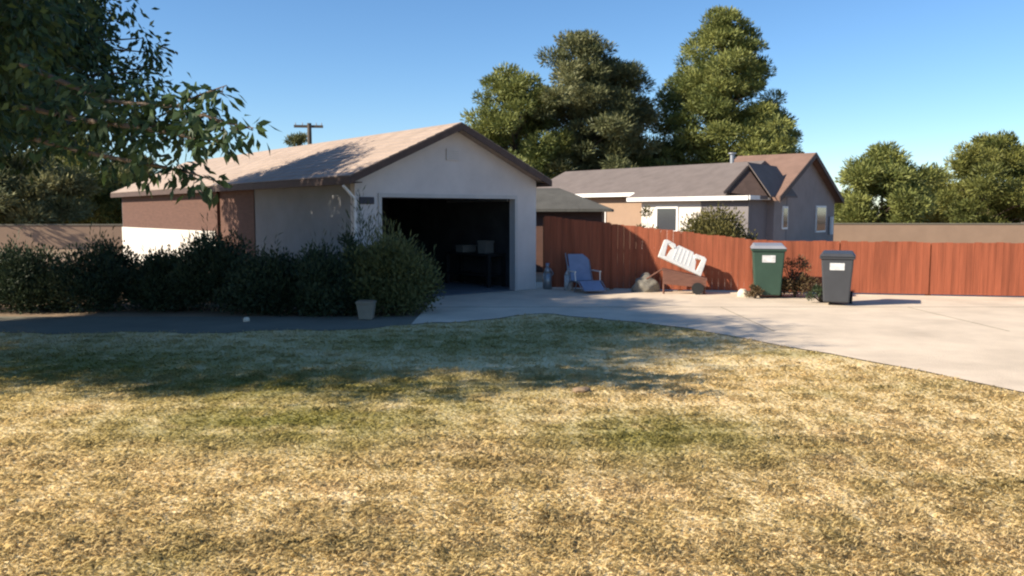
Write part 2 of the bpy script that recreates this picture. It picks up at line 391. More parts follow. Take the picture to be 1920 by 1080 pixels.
for x in (-.4, .4):
    for y in (-.18, .18): MB().disc((x, y, .06), (1, 0, 0), .06, .03).build('wheel', M['black'], q)

# ------------------------------------------------ fence
fence = empty('board_fence', (.75, 19.3, 0), label='reddish orange vertical board fence running right from the garage', cat='fence')
FP = [Vector((.75, 19.3, 0)), Vector((5.34, 18.32, 0)), Vector((8.9, 17.55, 0)), Vector((13.0, 16.65, 0))]
FH = [1.69, 1.16, 1.14, 1.14]
base = FP[0]
npan = [3, 2, 2]; first = True
for si in range(3):
    A, B = FP[si], FP[si+1]; d = (B-A); L = d.length; u = d/L; nrm = Vector((u.y, -u.x, 0))
    hh = lambda s: FH[si] + (FH[si+1]-FH[si])*s/L
    for pi in range(npan[si]):
        s0, s1 = L*pi/npan[si], L*(pi+1)/npan[si]
        b = MB(); s = s0+.006
        while s < s1-.03:
            wd = min(.135, s1-.004-s); h = hh(s)+random.uniform(-.012, .012); off = random.uniform(0, .005)
            a = A-base+u*s+nrm*off; e = A-base+u*(s+wd)+nrm*off; th = nrm*.02; z0 = Vector((0, 0, .03)); Z = Vector((0, 0, h))
            b.hexa([a+z0, e+z0, e-th+z0, a-th+z0], [a+Z, e+Z, e-th+Z, a-th+Z]); s += wd+.0035
        p = b.build('fence_panel', M['fence'], fence)
        b = MB()
        for zz in (.3, .85):
            a = A-base+u*s0-nrm*.024; e = A-base+u*s1-nrm*.024; th = nrm*.04
            b.hexa([a+Vector((0, 0, zz)), e+Vector((0, 0, zz)), e-th+Vector((0, 0, zz)), a-th+Vector((0, 0, zz))], [v+Vector((0, 0, zz+.09)) for v in (a, e, e-th, a-th)])
        b.build('rail', M['fencepost'], p)
        c = A-base+u*s0-nrm*.11
        MB().box(c.x-.045, c.x+.045, c.y-.045, c.y+.045, 0, hh(s0)-.03).build('post', M['fencepost'], fence)

# ------------------------------------------------ neighbour's house
nb = empty('neighbor_house', (8.8, 31, 0), label='neighbouring house with long grey roof and brown gabled wing behind the fence', cat='house')
O = Vector((8.8, 31, 0)); ex = Vector((-.644, .764, 0)); ey = Vector((.764, .644, 0))
def A_(x, y, z): return O*0 + ex*x + ey*y + Vector((0, 0, z))     # relative to the root
EH, RH, HW = 2.42, 3.92, 3.5
def rz(y): return EH + (RH-EH)*min(y, 2*HW-y)/HW
b = MB()
def slab(b, pts, th=.14): b.hexa([p-Vector((0, 0, th)) for p in pts], pts)
slab(b, [A_(1.05, 0, EH), A_(6.0, 0, EH), A_(6.0, HW, RH), A_(1.6, HW, RH)])
slab(b, [A_(1.046, 0, EH), A_(0, 0, EH), A_(-.15, 1.08, EH)])
slab(b, [A_(6.004, .55, rz(.55)), A_(13.5, .55, rz(.55)), A_(13.5, HW, RH), A_(6.004, HW, RH)])
slab(b, [A_(1.6, HW+.004, RH), A_(13.5, HW+.004, RH), A_(13.5, 2*HW, EH), A_(1.6, 2*HW, EH)])
ra = tag(b.build('roof', M['shinglegrey'], nb), 'long grey shingle roof')
b = MB(); b.prism([A_(-.03, -.05, EH-.17), A_(6.0, -.05, EH-.17), A_(6.0, -.05, EH-.01), A_(-.03, -.05, EH-.01)], ey*.047); b.build('gutter', M['whitetrim'], ra)
b = MB(); z = rz(.55); b.prism([A_(6.05, .50, z-.17), A_(13.5, .50, z-.17), A_(13.5, .50, z-.01), A_(6.05, .50, z-.01)], ey*.047); b.build('gutter', M['whitetrim'], ra)
b = MB(); b.prism([A_(-.04, 0, EH-.16), A_(-.04, 1.7, EH-.16), A_(-.04, 1.7, EH+.0), A_(-.04, 0, EH+.0)], ex*-.05); b.build('gutter', M['whitetrim'], ra)
b = MB(); b.bar(A_(3.2, HW, RH-.1), A_(3.2, HW, RH+.35), .09, .09, 12); b.disc(A_(3.2, HW, RH+.38), (0, 0, 1), .16, .06); 
b.build('roof_vent', M['greymetal'], ra)
# dark brown gablet at the near end
BL, BR, AP = Vector((8.05, 31.72, 2.56))-O, Vector((9.74, 31.60, 2.36))-O, Vector((9.0, 32.0, 3.56))-O
b = MB(); b.prism([BL, BR, AP], ey*2.05); g = b.build('gablet', M['browntrim'], nb)
b = MB()
dn = Vector((.5, -.86, 0))
for p, q in ((BL, AP), (AP, BR)):
    e = (q-p).normalized(); up = Vector((0, 0, .06)); f = dn*.12
    b.hexa([p+f-e*.1, q+f, q+ey*2.05, p+ey*2.05], [p+f+up-e*.1, q+f+up, q+ey*2.05+up, p+ey*2.05+up])
b.build('gablet_roof', M['shinglegrey'], g)
WI = .35
b = MB(); b.prism([A_(5.5, WI+.6, 0), A_(13.3, WI+.6, 0), A_(13.3, WI+.6, EH+.05), A_(5.5, WI+.6, EH+.05)], ey*.2)
tag(b.build('wall', M['tanwall'], nb), 'tan wall section')
b = MB(); b.prism([A_(2.4, WI, 0), A_(5.498, WI, 0), A_(5.498, WI, EH), A_(2.4, WI, EH)], ey*.2); tag(b.build('wall', M['cream'], nb), 'cream wall section')
b = MB(); b.prism([A_(.2, WI-.01, 0), A_(2.398, WI-.01, 0), A_(2.398, WI-.01, EH), A_(.2, WI-.01, EH)], ey*.2)
b.prism([A_(.2, WI+.2, 0), A_(.2, 3, 0), A_(.2, 3, EH), A_(.2, WI+.2, EH)], ex*.2); tag(b.build('wall', M['bluegrey'], nb), 'blue grey end wall')
for (x0, x1) in ((3.6, 4.6), (8.2, 9.4), (10.8, 11.8)):
    yy = WI if x0 < 5 else WI+.6
    b = MB(); b.prism([A_(x0-.08, yy-.05, .98), A_(x1+.08, yy-.05, .98), A_(x1+.08, yy-.05, 2.02), A_(x0-.08, yy-.05, 2.02)], ey*.047); wn = b.build('window', M['whitetrim'], nb)
    b = MB(); b.prism([A_(x0, yy-.06, 1.05), A_(x1, yy-.06, 1.05), A_(x1, yy-.06, 1.95), A_(x0, yy-.06, 1.95)], ey*.008); b.build('pane', M['glass'], wn)
# gabled wing
g0, g1 = Vector((10.1, 32.0, 0))-O, Vector((14.75, 38.0, 0))-O
gu = (g1-g0).normalized(); gw = (g1-g0).length; gb = Vector((-gu.y, gu.x, 0)); gc = (g0+g1)/2
Zv = lambda z: Vector((0, 0, z)); WE, WR = 2.36, 4.12
b = MB(); b.prism([g0, g1, g1+Zv(WE), gc+Zv(WR), g0+Zv(WE)], gb*.2)
b.prism([q+gb*2.85 for q in (gc, g1, g1+Zv(WE), gc+Zv(WR))], gb*.15)
b.prism([g0+gb*.2, g0+gb*2.2, g0+gb*2.2+Zv(WE-.01), g0+gb*.2+Zv(WE-.01)], gu*.2); b.prism([g1+gb*.2, g1+gb*3, g1+gb*3+Zv(WE-.01), g1+gb*.2+Zv(WE-.01)], gu*-.2)
tag(b.build('wall', M['taupe'], nb), 'taupe grey gable end wall')
for s, side in ((-1, g0), (1, g1)):
    e = side + gu*s*.30; ze = WE-.30*(WR-WE)/(gw/2); f = gb*-.3
    b = MB(); b.hexa([e+f+Zv(ze), gc+f+Zv(WR), gc+gb*3.1+Zv(WR), e+gb*3.1+Zv(ze)], [e+f+Zv(ze+.15), gc+f+Zv(WR+.15), gc+gb*3.1+Zv(WR+.15), e+gb*3.1+Zv(ze+.15)])
    r = tag(b.build('roof', M['shinglebrown'], nb), 'brown roof of the gabled wing')
    b = MB(); f2 = gb*-.34; b.hexa([e+f2+Zv(ze-.06), gc+f2+Zv(WR-.06), gc+f2*.89+Zv(WR-.06), e+f2*.89+Zv(ze-.06)], [e+f2+Zv(ze+.16), gc+f2+Zv(WR+.16), gc+f2*.89+Zv(WR+.16), e+f2*.89+Zv(ze+.16)])
    b.build('rake_board', M['browntrim'], r)
def gq(s, z): return g0+gu*s+Zv(z)
for (s0, s1, z0, z1, m) in ((.9, 1.35, 1.2, 1.95, 'glass'), (5.0, 6.2, 1.0, 2.0, 'glass')):
    b = MB(); o = gb*-.05; b.prism([gq(s0-.08, z0-.08)+o, gq(s1+.08, z0-.08)+o, gq(s1+.08, z1+.08)+o, gq(s0-.08, z1+.08)+o], gb*.047); wn = b.build('window', M['whitetrim'], nb)
    b = MB(); o = gb*-.06; b.prism([gq(s0, z0)+o, gq(s1, z0)+o, gq(s1, z1)+o, gq(s0, z1)+o], gb*.008); b.build('pane', M['glass'], wn)
b = MB(); b.bar(gq(6.9, .8)-gb*.1, gq(6.9, 1.6)-gb*.1, .09, .09, 8); b.build('meter_box', M['whitetrim'], nb)

for (xa, ya, xb, yb, l) in ((17, 46, 70, 40, 'long low tan block fence far off at the right edge'), (-70, 36, -14, 42, 'long low tan block fence far off behind the left trees')):
    a = Vector((xa, ya, 0)); d = Vector((xb, yb, 0))-a; bw = empty('block_fence', a, math.atan2(d.y, d.x), label=l, cat='fence', group='far block fences')
    MB().box(0, d.length, 0, .2, 0, 1.15).build('block_panel', M['tanwall'], bw)
    MB().box(-.03, d.length+.03, -.03, .23, 1.152, 1.22).build('coping', M['path'], bw)
# low shed between the garage and the neighbour
shd = empty('garden_shed', (1.6, 25, 0), R(-8), label='low dark roofed shed behind the fence beside the garage', cat='shed')
MB().box(-1.7, 1.1, 0, 3, 0, 1.83).build('wall', M['brownwall'], shd)
b = MB(); b.hexa([(-2, -.35, 1.80), (1.4, -.35, 1.80), (1.4, 3.3, 1.80), (-2, 3.3, 1.80)], [(-2, -.35, 1.88), (1.4, -.35, 1.88), (1.4, 3.3, 1.88), (-2, 3.3, 1.88)])
b.hexa([(-2, -.35, 1.882), (1.4, -.35, 1.882), (1.4, 3.3, 1.882), (-2, 3.3, 1.882)], [(-2, 1.4, 2.55), (-.3, 1.4, 2.55), (-.3, 1.6, 2.55), (-2, 1.6, 2.55)])
b.build('roof', M['shingledark'], shd)

# ------------------------------------------------ trees
def tube_path(b, pts, rad, n=7):
    for i in range(len(pts)-1): b.bar(pts[i], pts[i+1], rad[i], rad[i+1], n)
def pine(name, label, x, y, H, prof, m, nclump, seed, lean=(0, 0), bottom=.08, per=190, lsz=1.0, group='pines behind the neighbouring house'):
    """prof: list of (t, radius) with t the height fraction"""
    global rng; rng = np.random.default_rng(seed); rd = random.Random(seed)
    root = empty(name, (x, y, 0), label=label, cat='tree', group=group)
    b = MB(); tr = .022*H
    pts = [(lean[0]*t*H, lean[1]*t*H, t*H) for t in (0, .2, .4, .6, .8, .95)]
    tube_path(b, pts, [tr, tr*.85, tr*.65, tr*.45, tr*.22, .03], 9)
    ts = [p[0] for p in prof]; rs = [p[1] for p in prof]
    Cs, Rc = [], []
    tries = 0
    while len(Cs) < nclump and tries < 20000:
        tries += 1
        t = rd.uniform(bottom, 1); r = np.interp(t, ts, rs)
        if rd.random() > (r/max(rs))**.8+.12: continue
        a = rd.uniform(0, 2*math.pi); lob = 1+.20*math.sin(3*a+7*t+seed)+.10*math.sin(5*a-11*t)
        q = r*lob*(rd.random()**.45)
        c = Vector((lean[0]*t*H+q*math.cos(a), lean[1]*t*H+q*math.sin(a), t*H+ .10*q))
        Cs.append(c); Rc.append(rd.uniform(.55, 1.0)*(.45+.5*min(1, r/2.5))*1.15)
        if len(Cs) % 4 == 0:
            t0 = max(.06, t-.10-.05*rd.random()); p0 = Vector((lean[0]*t0*H, lean[1]*t0*H, t0*H))
            mid = p0.lerp(c, .55)+Vector((0, 0, .05*q)); b.bar(p0, mid, .10, .06, 5); b.bar(mid, c, .06, .02, 5)
    b.build('trunk', M['bark'], root)
    C, D, rnd = [], [], []
    for c, r in zip(Cs, Rc):
        n = int(2.6*per*(r**1.6)+40); d = sph(n); d[:, 2] = d[:, 2]*.8+.12
        rr = r*rng.uniform(.35, 1.0, (n, 1)); P = np.array(c)+d*rr*np.array([1.15, 1.15, .8])
        C.append(P); D.append(unit(d+np.array([0, 0, .35])+rng.normal(0, .35, (n, 3)))); rnd.append(np.clip(rng.normal(.5, .16, n)+rng.normal(0, .17), 0, 1))
    C = np.concatenate(C); D = np.concatenate(D); rnd = np.concatenate(rnd); n = len(C)
    leaves(C, D, rng.uniform(.22, .42, n)*lsz, rng.uniform(.05, .10, n)*lsz, rnd, 'crown', m, root)
    return root
P1 = [(0, 1), (.08, 4.2), (.25, 5.0), (.45, 4.6), (.6, 3.9), (.75, 2.9), (.88, 1.9), (.96, 1.1), (1, .5)]
P2 = [(0, 1), (.08, 4.6), (.3, 5.0), (.5, 4.6), (.68, 4.0), (.82, 2.8), (.93, 1.5), (1, .6)]
P4 = [(0, .6), (.3, 3.2), (.6, 2.9), (.85, 1.7), (1, .6)]
P3 = [(0, 1.5), (.1, 5.0), (.28, 4.8), (.45, 4.2), (.6, 3.6), (.75, 2.8), (.88, 1.9), (1, .9)]
def X(px, Y): return (px-960)/F*Y
pine('pine_tree', 'tall greyish pine in the middle of the left cluster, its top the highest there', X(1088, 58), 58, 14.0, P1, M['needle2'], 230, 3)
pine('pine_tree', 'dark right hand pine of the left cluster with a rounded second top', X(1155, 60), 60, 12.6, [(0, 1), (.1, 3.0), (.4, 2.9), (.7, 2.4), (.88, 1.8), (1, .9)], M['needle2'], 120, 5)
pine('pine_tree', 'lower green pine at the left end of the cluster beside the garage roof peak', X(968, 56), 56, 11.0, [(0, 1), (.1, 4.0), (.4, 3.6), (.65, 2.7), (.85, 1.9), (1, .8)], M['needle3'], 150, 11)
pine('pine_tree', 'lone tall yellow green conical pine at the right, highest of all', X(1350, 60), 60, 15.7, P3, M['needle3'], 260, 8)
pine('pine_tree', 'shorter dark pine on the right flank of the tallest conical pine', X(1440, 63), 63, 10.0, [(0, 1), (.1, 2.6), (.4, 2.4), (.7, 1.9), (.88, 1.2), (1, .5)], M['needle'], 80, 13)
pine('pine_tree', 'low green pine filling the gap between the two tall pine groups', X(1225, 62), 62, 6.6, [(0, 1), (.1, 3.2), (.5, 3.0), (.8, 2.0), (1, .7)], M['needle'], 90, 17)
pine('distant_tree', 'small greyish tree beyond the garage roof next to the utility pole', X(566, 66), 66, 7.7, [(0, .5), (.4, 2.0), (.7, 1.5), (.9, .8), (1, .3)], M['needle2'], 50, 19, group='far trees')
pine('distant_tree', 'round green tree at the right edge beyond the gabled wing', X(1650, 52), 52, 5.6, [(0, 1), (.3, 2.8), (.6, 2.6), (.85, 1.6), (1, .7)], M['needle3'], 90, 23, group='far trees')
pine('distant_tree', 'wide dark tree far off at the right edge', X(1850, 60), 60, 7.0, [(0, 1), (.3, 4), (.6, 3.6), (.85, 2.2), (1, .9)], M['needle'], 120, 29, group='far trees')

for i, (px_, Y_, h_, l_) in enumerate(((30, 44, 5.0, 'round far tree at the extreme left edge'), (150, 52, 6.2, 'tallest far tree beyond the left end of the house'), (262, 60, 5.4, 'far tree just left of the pinkish roof end'), (1750, 75, 5.4, 'small far tree between the two larger ones at the right'))):
    pine('distant_tree', l_, X(px_, Y_), Y_, h_, P4, M['needle' if i % 2 else 'needle2'], 90, 60+i, group='far trees')
def broadleaf(name, label, x, y, cz, rx, ry, rz_, nclump, per, seed, extra=(), ls=1.0):
    global rng; rng = np.random.default_rng(seed); rd = random.Random(seed)
    root = empty(name, (x, y, 0), label=label, cat='tree', group='shade trees on the left')
    b = MB(); hb = cz-rz_*.55
    tube_path(b, [(0, 0, 0), (.05, .03, hb*.4), (-.04, .05, hb), (0, 0, cz)], [.22, .17, .14, .09], 10)
    Cs, Rc = [], []
    for i in range(nclump):
        d = Vector((rd.gauss(0, 1), rd.gauss(0, 1), rd.gauss(0, 1))).normalized()*(rd.random()**.4)
        lob = 1+.16*math.sin(4*math.atan2(d.y, d.x)+seed)
        c = Vector((d.x*rx*lob, d.y*ry*lob, cz+d.z*rz_)); Cs.append(c); Rc.append(rd.uniform(.35, .6))
        if i % 6 == 0:
            p0 = Vector((0, 0, hb+rd.random()*(cz-hb))); m_ = p0.lerp(c, .5)+Vector((0, 0, .25)); b.bar(p0, m_, .06, .035, 6); b.bar(m_, c, .035, .01, 5)
    for path in extra:                    # long boughs reaching out of the crown
        pts = [Vector(p)-Vector((x, y, 0)) for p in path]
        tube_path(b, pts, list(np.linspace(.028, .004, len(pts))), 6)
        for a, e in zip(pts[:-1], pts[1:]):
            m5 = max(4, int((e-a).length/.07))
            for k in range(m5):
                q = a.lerp(e, (k+.5)/m5); tw = q+Vector((rd.gauss(0, .06), rd.gauss(0, .09), rd.gauss(.0, .06))); b.bar(q, tw, .005, .003, 4)
                Cs.append(tw); Rc.append(rd.uniform(.10, .17))
    b.build('trunk', M['bark'], root)
    C, D, rnd = [], [], []
    for c, r in zip(Cs, Rc):
        n = max(9, int(per*(r/.5)**2)); d = sph(n); rr = r*rng.uniform(.2, 1.0, (n, 1)); C.append(np.array(c)+d*rr)
        D.append(unit(d*.7+np.array([0, 0, -.6])+rng.normal(0, .3, (n, 3)))); rnd.append(rng.random(n))
    C = np.concatenate(C); D = np.concatenate(D); rnd = np.concatenate(rnd); n = len(C)
    leaves(C, D, rng.uniform(.10, .16, n)*ls, rng.uniform(.045, .065, n)*ls, rnd, 'crown', M['leaf'], root, .06)
    return root
bough = [at(40, 200, 8.2), at(200, 235, 7.8), at(330, 235, 7.4), at(380, 215, 7.0), at(430, 232, 6.7), at(476, 240, 6.5)]
bough2 = [at(40, 120, 8.2), at(200, 190, 7.8), at(330, 200, 7.4), at(375, 178, 7.2), at(425, 160, 7.0)]
bough3 = [at(60, 260, 8.2), at(180, 290, 7.9), at(300, 312, 7.6), at(360, 325, 7.4), at(405, 340, 7.3)]
bough4 = [at(120, 220, 8), at(330, 250, 7.3), at(370, 262, 7.0), at(420, 262, 6.9)]
broadleaf('shade_tree', 'large dark leafy tree at the left edge with boughs reaching over the lawn', -7.9, 8.8, 4.4, 3.1, 3.1, 2.3, 420, 95, 31, [bough, bough2, bough3, bough4])
broadleaf('shade_tree', 'dark leafy tree standing close to the far left end of the house', -10.7, 16.6, 4.9, 3.2, 3.0, 2.1, 420, 90, 37, ls=1.4)
broadleaf('shade_tree', 'dark leafy tree behind the largest one, its crown just inside the left edge', -10.0, 12.0, 4.8, 3.2, 3.2, 2.4, 420, 90, 38, ls=1.4)
broadleaf('shade_tree', 'tallest dense shade tree outside the left edge, throwing the long shadow over the lawn', -15.2, 8.8, 7.5, 4.2, 4.2, 2.5, 700, 80, 39, ls=1.7)

# ------------------------------------------------ shrubs
def shrub(name, label, x, y, rx, ry, h, m, n, L, seed, spikes=0, group=None, stemcol='bark'):
    global rng; rng = np.random.default_rng(seed); rd = random.Random(seed)
    root = empty(name, (x, y, 0), label=label, cat='shrub', group=group)
    b = MB()
    for i in range(9):
        a = rd.uniform(0, 6.28); q = rd.uniform(.2, .6)
        b.bar((0, 0, 0), (math.cos(a)*rx*q, math.sin(a)*ry*q, h*rd.uniform(.5, .8)), .018, .006, 5)
    b.build('stems', M['bark'], root)
    K = max(8, n//160); kc = []
    for i in range(K):
        d = sph(1)[0]; d[2] = abs(d[2]); q = rd.random()**.4
        kc.append([d[0]*rx*q, d[1]*ry*q, h*(.10+.82*d[2]*q)+.05])
    kc = np.array(kc); idx = rng.integers(0, K, n); d = sph(n)
    C = kc[idx]+d*rng.uniform(.2, 1, (n, 1))*min(rx, h)*.36; C[:, 2] = np.abs(C[:, 2])
    D = unit(d+np.array([0, 0, .7])+rng.normal(0, .3, (n, 3)))
    LL = rng.uniform(.7, 1.3, n)*L; WW = LL*.42; cv = rng.random(K)[idx]; rnd = np.clip(.5*cv+.5*rng.random(n), 0, 1)
    if spikes:
        ns = spikes*14; sp = np.repeat(np.arange(spikes), 14); a = rng.uniform(0, 6.28, spikes); q = rng.uniform(0, .85, spikes)
        bx = np.cos(a)*rx*q; by = np.sin(a)*ry*q; hh = h*(1.25-.5*q)*rng.uniform(.8, 1.18, spikes); f = np.tile(np.linspace(.3, 1, 14), spikes)
        out = .25+.35*q
        S = np.stack([bx[sp]*(1+f*.3*out[sp]), by[sp]*(1+f*.3*out[sp]), hh[sp]*f], 1)+rng.normal(0, .012, (ns, 3))
        SD = unit(np.stack([np.cos(a)[sp]*.5, np.sin(a)[sp]*.5, np.ones(ns)*1.2], 1)+rng.normal(0, .35, (ns, 3)))
        C = np.concatenate([C, S]); D = np.concatenate([D, SD]); LL = np.concatenate([LL, rng.uniform(.10, .17, ns)]); WW = np.concatenate([WW, np.full(ns, .018)])
        rnd = np.concatenate([rnd, np.clip(rng.normal(.75, .15, ns), 0, 1)])
    leaves(C, D, LL, WW, rnd, 'foliage', m, root, .08)
    return root
hg = 'shrubs in the bed before the house'
shrub('garden_shrub', 'tall spiky green shrub standing before the left side of the garage opening', -2.2, 14.7, .86, .7, 1.22, M['spiky'], 20000, .075, 41, 80, hg)
shrub('garden_shrub', 'narrow spiky shrub with tall shoots against the left garage pier', -2.75, 15.1, .42, .4, 1.6, M['hedge'], 6000, .07, 42, 50, hg)
shrub('garden_shrub', 'dark rounded shrub directly left of the pale pot', -3.35, 14.5, .75, .65, 1.05, M['hedge'], 20000, .068, 43, 12, hg)
shrub('garden_shrub', 'dark low shrub between the taller bushes below the sidewall', -4.35, 14.7, .75, .65, 1.02, M['hedge'], 20000, .068, 44, 15, hg)
shrub('garden_shrub', 'dark taller shrub in front of the brown siding', -5.4, 15.2, .85, .7, 1.3, M['hedge'], 20000, .068, 45, 30, hg)
shrub('garden_shrub', 'dark shrub before the white lower wall', -6.35, 15.3, .75, .6, 1.0, M['hedge'], 20000, .068, 46, 10, hg)
shrub('garden_shrub', 'dark shrub near the left edge of the bed', -7.6, 15.2, .9, .7, 1.15, M['hedge'], 20000, .068, 47, 12, hg)
shrub('garden_shrub', 'last dark shrub of the bed under the left shade tree', -9.1, 15.2, .95, .7, 1.1, M['hedge'], 20000, .068, 48, 12, hg)
p = ground(1508, 562)
shrub('dry_shrub', 'brownish dry shrub between the two wheeled bins', p.x, p.y+.55, .42, .35, .78, M['drybush'], 3500, .055, 51)
shrub('ground_plant', 'low dark plant at the foot of the green bin', 5.02, 17.0, .18, .15, .22, M['drybush'], 600, .045, 52)
shrub('ground_plant', 'low dark plants along the concrete before the charcoal bin', 6.1, 15.95+.3, .5, .2, .25, M['hedge'], 1500, .045, 53)
shrub('rounded_bush', 'large rounded olive bush behind the fence before the blue grey wall', X(1343, 26), 26, 1.15, .9, 1.82, M['olive'], 32000, .10, 54)
shrub('yard_shrub', 'thin yellowish shrub before the tan neighbour wall', X(1215, 27.5), 27.5, .55, .5, 2.0, M['olive'], 3500, .09, 55)

# ------------------------------------------------ utility pole
p = Vector((X(585, 56), 56, 0))
up = empty('utility_pole', p, R(8), label='wooden utility pole with one crossarm beyond the roof', cat='utility pole')
MB().bar((0, 0, 0), (0, 0, 7.75), .19, .14, 12).build('pole', M['pole'], up)
MB().box(-1.0, .9, -.07, .07, 7.45, 7.62).build('crossarm', M['pole'], up)
for x in (-.9, -.45, .45, .8): MB().bar((x, 0, 7.62), (x, 0, 7.78), .04, .03, 8).build('insulator', M['greymetal'], up)

# ------------------------------------------------ bins
def wheel_bin(loc, rz_, bodym, lidm, label, h=1.05, w=.60, d=.68):
    r = empty('wheeled_bin', loc, rz_, label=label, cat='bin', group='wheeled bins by the fence')
    b = MB(); k = .80
    b.hexa([(-w/2*k, -d/2*k, .06), (w/2*k, -d/2*k, .06), (w/2*k, d/2*k, .06), (-w/2*k, d/2*k, .06)], [(-w/2, -d/2, h*.90), (w/2, -d/2, h*.90), (w/2, d/2, h*.90), (-w/2, d/2, h*.90)])
    bo = b.build('body', bodym, r, bev=.025)
    b = MB(); b.box(-w/2-.025, w/2+.025, -d/2-.025, d/2+.025, h*.86, h*.905, .01); b.build('rim', bodym, bo)
    b = MB(); b.hexa([(-w/2-.035, -d/2-.05, h*.908), (w/2+.035, -d/2-.05, h*.908), (w/2+.035, d/2+.03, h*.908), (-w/2-.035, d/2+.03, h*.908)],
                     [(-w/2+.03, -d/2+.0, h*.965), (w/2-.03, -d/2+.0, h*.965), (w/2-.03, d/2-.02, h*1.0), (-w/2+.03, d/2-.02, h*1.0)])
    b.build('lid', lidm, r, bev=.012)
    b = MB(); b.bar((-w/2+.04, d/2+.07, h*.9), (w/2-.04, d/2+.07, h*.9), .016); b.bar((-w/2+.06, d/2, h*.87), (-w/2+.06, d/2+.07, h*.9), .016); b.bar((w/2-.06, d/2, h*.87), (w/2-.06, d/2+.07, h*.9), .016)
    b.build('handle', bodym, r)
    for s in (-1, 1):
        wh = MB().disc((s*(w/2*k+.03), d/2*k, .12), (1, 0, 0), .12, .05, 20).build('wheel', M['black'], r)
        MB().disc((s*(w/2*k+.058), d/2*k, .12), (1, 0, 0), .055, .006, 14).build('hub', bodym, wh)
    # stamped panel and label on the front, tilted like the front face
    def fr(x, z, o): return (x, -(d/2*k+(d/2*(1-k))*(z-.06)/(h*.9-.06))-o, z)
    z0, z1 = h*.66, h*.79
    b = MB(); b.hexa([fr(-.13, z0, .002), fr(.13, z0, .002), fr(.13, z0, .010), fr(-.13, z0, .010)], [fr(-.13, z1, .002), fr(.13, z1, .002), fr(.13, z1, .010), fr(-.13, z1, .010)])
    lb = b.build('label', M['label'], r)
    return r
p = ground(1447, 560)
wheel_bin((p.x, p.y+.33, 0), R(-14), M['bin'], M['binlid'], 'green wheeled bin with pale lid and white label', 1.13, .64, .70)
p = ground(1580, 574)
wheel_bin((p.x, p.y+.32, 0), R(-22), M['bindark'], M['bindark'], 'charcoal wheeled bin with white label at the right edge', 1.03, .58, .66)

# ------------------------------------------------ white notched panel resting on a low cart
YP = 18.15
c0, c1, c2 = at(1248, 449, YP+.12), at(1327, 486, YP+.10), at(1233, 482, YP-.12)
bot = c2; ux = (c1-c0); Wp = ux.length; ux.normalize(); uy = (c0-c2); Hp = uy.length; uy = (uy-ux*uy.dot(ux)).normalized(); un = ux.cross(uy)
pr = empty('notched_panel', bot, label='white notched plastic panel tilted on the reddish cart before the fence', cat='panel')
Hp *= .98
def Q(a, c, o=0): return ux*a*Wp+uy*c*Hp+un*o
def strip(b, pts, t=.05): b.prism([Q(a, c, 0) for a, c in pts], un*t)
b = MB()
strip(b, [(0, 0), (1, 0), (1, .17), (0, .17)])                                     # bottom edge
strip(b, [(0, .172), (.13, .172), (.10, .8), (.20, .97), (.06, 1.0), (0, .93)])      # left arm
strip(b, [(.87, .172), (1, .172), (1, .93), (.94, 1.0), (.80, .97), (.90, .8)])
strip(b, [(.102, .802), (.24, .72), (.30, .80), (.26, .96), (.202, .972)])
strip(b, [(.76, .72), (.898, .802), (.798, .972), (.74, .96), (.70, .80)])
pa = b.build('frame', M['whiteplastic'], pr, bev=.01)
b = MB(); strip(b, [(.165, .172), (.835, .172), (.80, .60), (.735, .80), (.68, 1.0), (.34, 1.0), (.265, .80), (.20, .60)], .035)
for k in range(5): strip(b, [(.30+k*.09, .2), (.335+k*.09, .2), (.345+k*.085, .92), (.31+k*.085, .92)], .039)
b.build('centre_panel', M['whiteplastic'], pr, bev=.006)
p = at(1280, 545, 18.15); ct = empty('garden_cart', (p.x, 18.12, 0), R(-10), label='low reddish wooden cart under the white panel', cat='cart')
b = MB(); b.hexa([(-.46, -.25, .50), (.50, -.25, .30), (.50, .22, .30), (-.46, .22, .50)], [(-.46, -.25, .55), (.50, -.25, .35), (.50, .22, .35), (-.46, .22, .55)]); b.build('tray', M['cart'], ct)
b = MB(); b.hexa([(-.44, -.27, .22), (.48, -.27, .14), (.48, -.255, .14), (-.44, -.255, .22)], [(-.44, -.27, .50), (.48, -.27, .30), (.48, -.255, .30), (-.44, -.255, .50)]); b.build('side_board', M['cart'], ct)
for x, h in ((-.42, .49), (.45, .30)):
    for y in (-.22, .2): MB().bar((x, y, 0), (x, y, h), .022).build('leg', M['cart'], ct)
MB().disc((.30, -.30, .13), (0, 1, 0), .13, .04, 22).build('wheel', M['black'], ct)
MB().bar((-.46, 0, .52), (-.80, -.02, .30), .018).build('handle', M['cart'], ct)

# crumpled tarp at the fence foot
def lump(name, label, cat, loc, sx, sy, sz, m, seed, amp=.25, sub=4):
    r = random.Random(seed); bm = bmesh.new(); bmesh.ops.create_icosphere(bm, subdivisions=sub, radius=1)
    ph = [r.uniform(0, 6) for _ in range(6)]
    for v in bm.verts:
        c = v.co; f = 1+amp*(math.sin(3*c.x+ph[0])*math.sin(4*c.y+ph[1])+.5*math.sin(7*c.z+ph[2])*math.sin(6*c.x+ph[3])+.3*math.sin(13*c.y+ph[4]+5*c.z))
        v.co = Vector((c.x*sx*f, c.y*sy*f, max(-.02, c.z*sz*f+sz*.35)))
    me = bpy.data.meshes.new(name); bm.to_mesh(me); bm.free(); o = link(name, me, m, None, True); o.location = loc; return tag(o, label, cat)
lump('garden_tarp', 'crumpled grey tarp heaped at the fence foot left of the cart', 'tarp', (X(1212, 18.45), 18.5, 0), .28, .2, .27, M['tarp'], 4, .2)
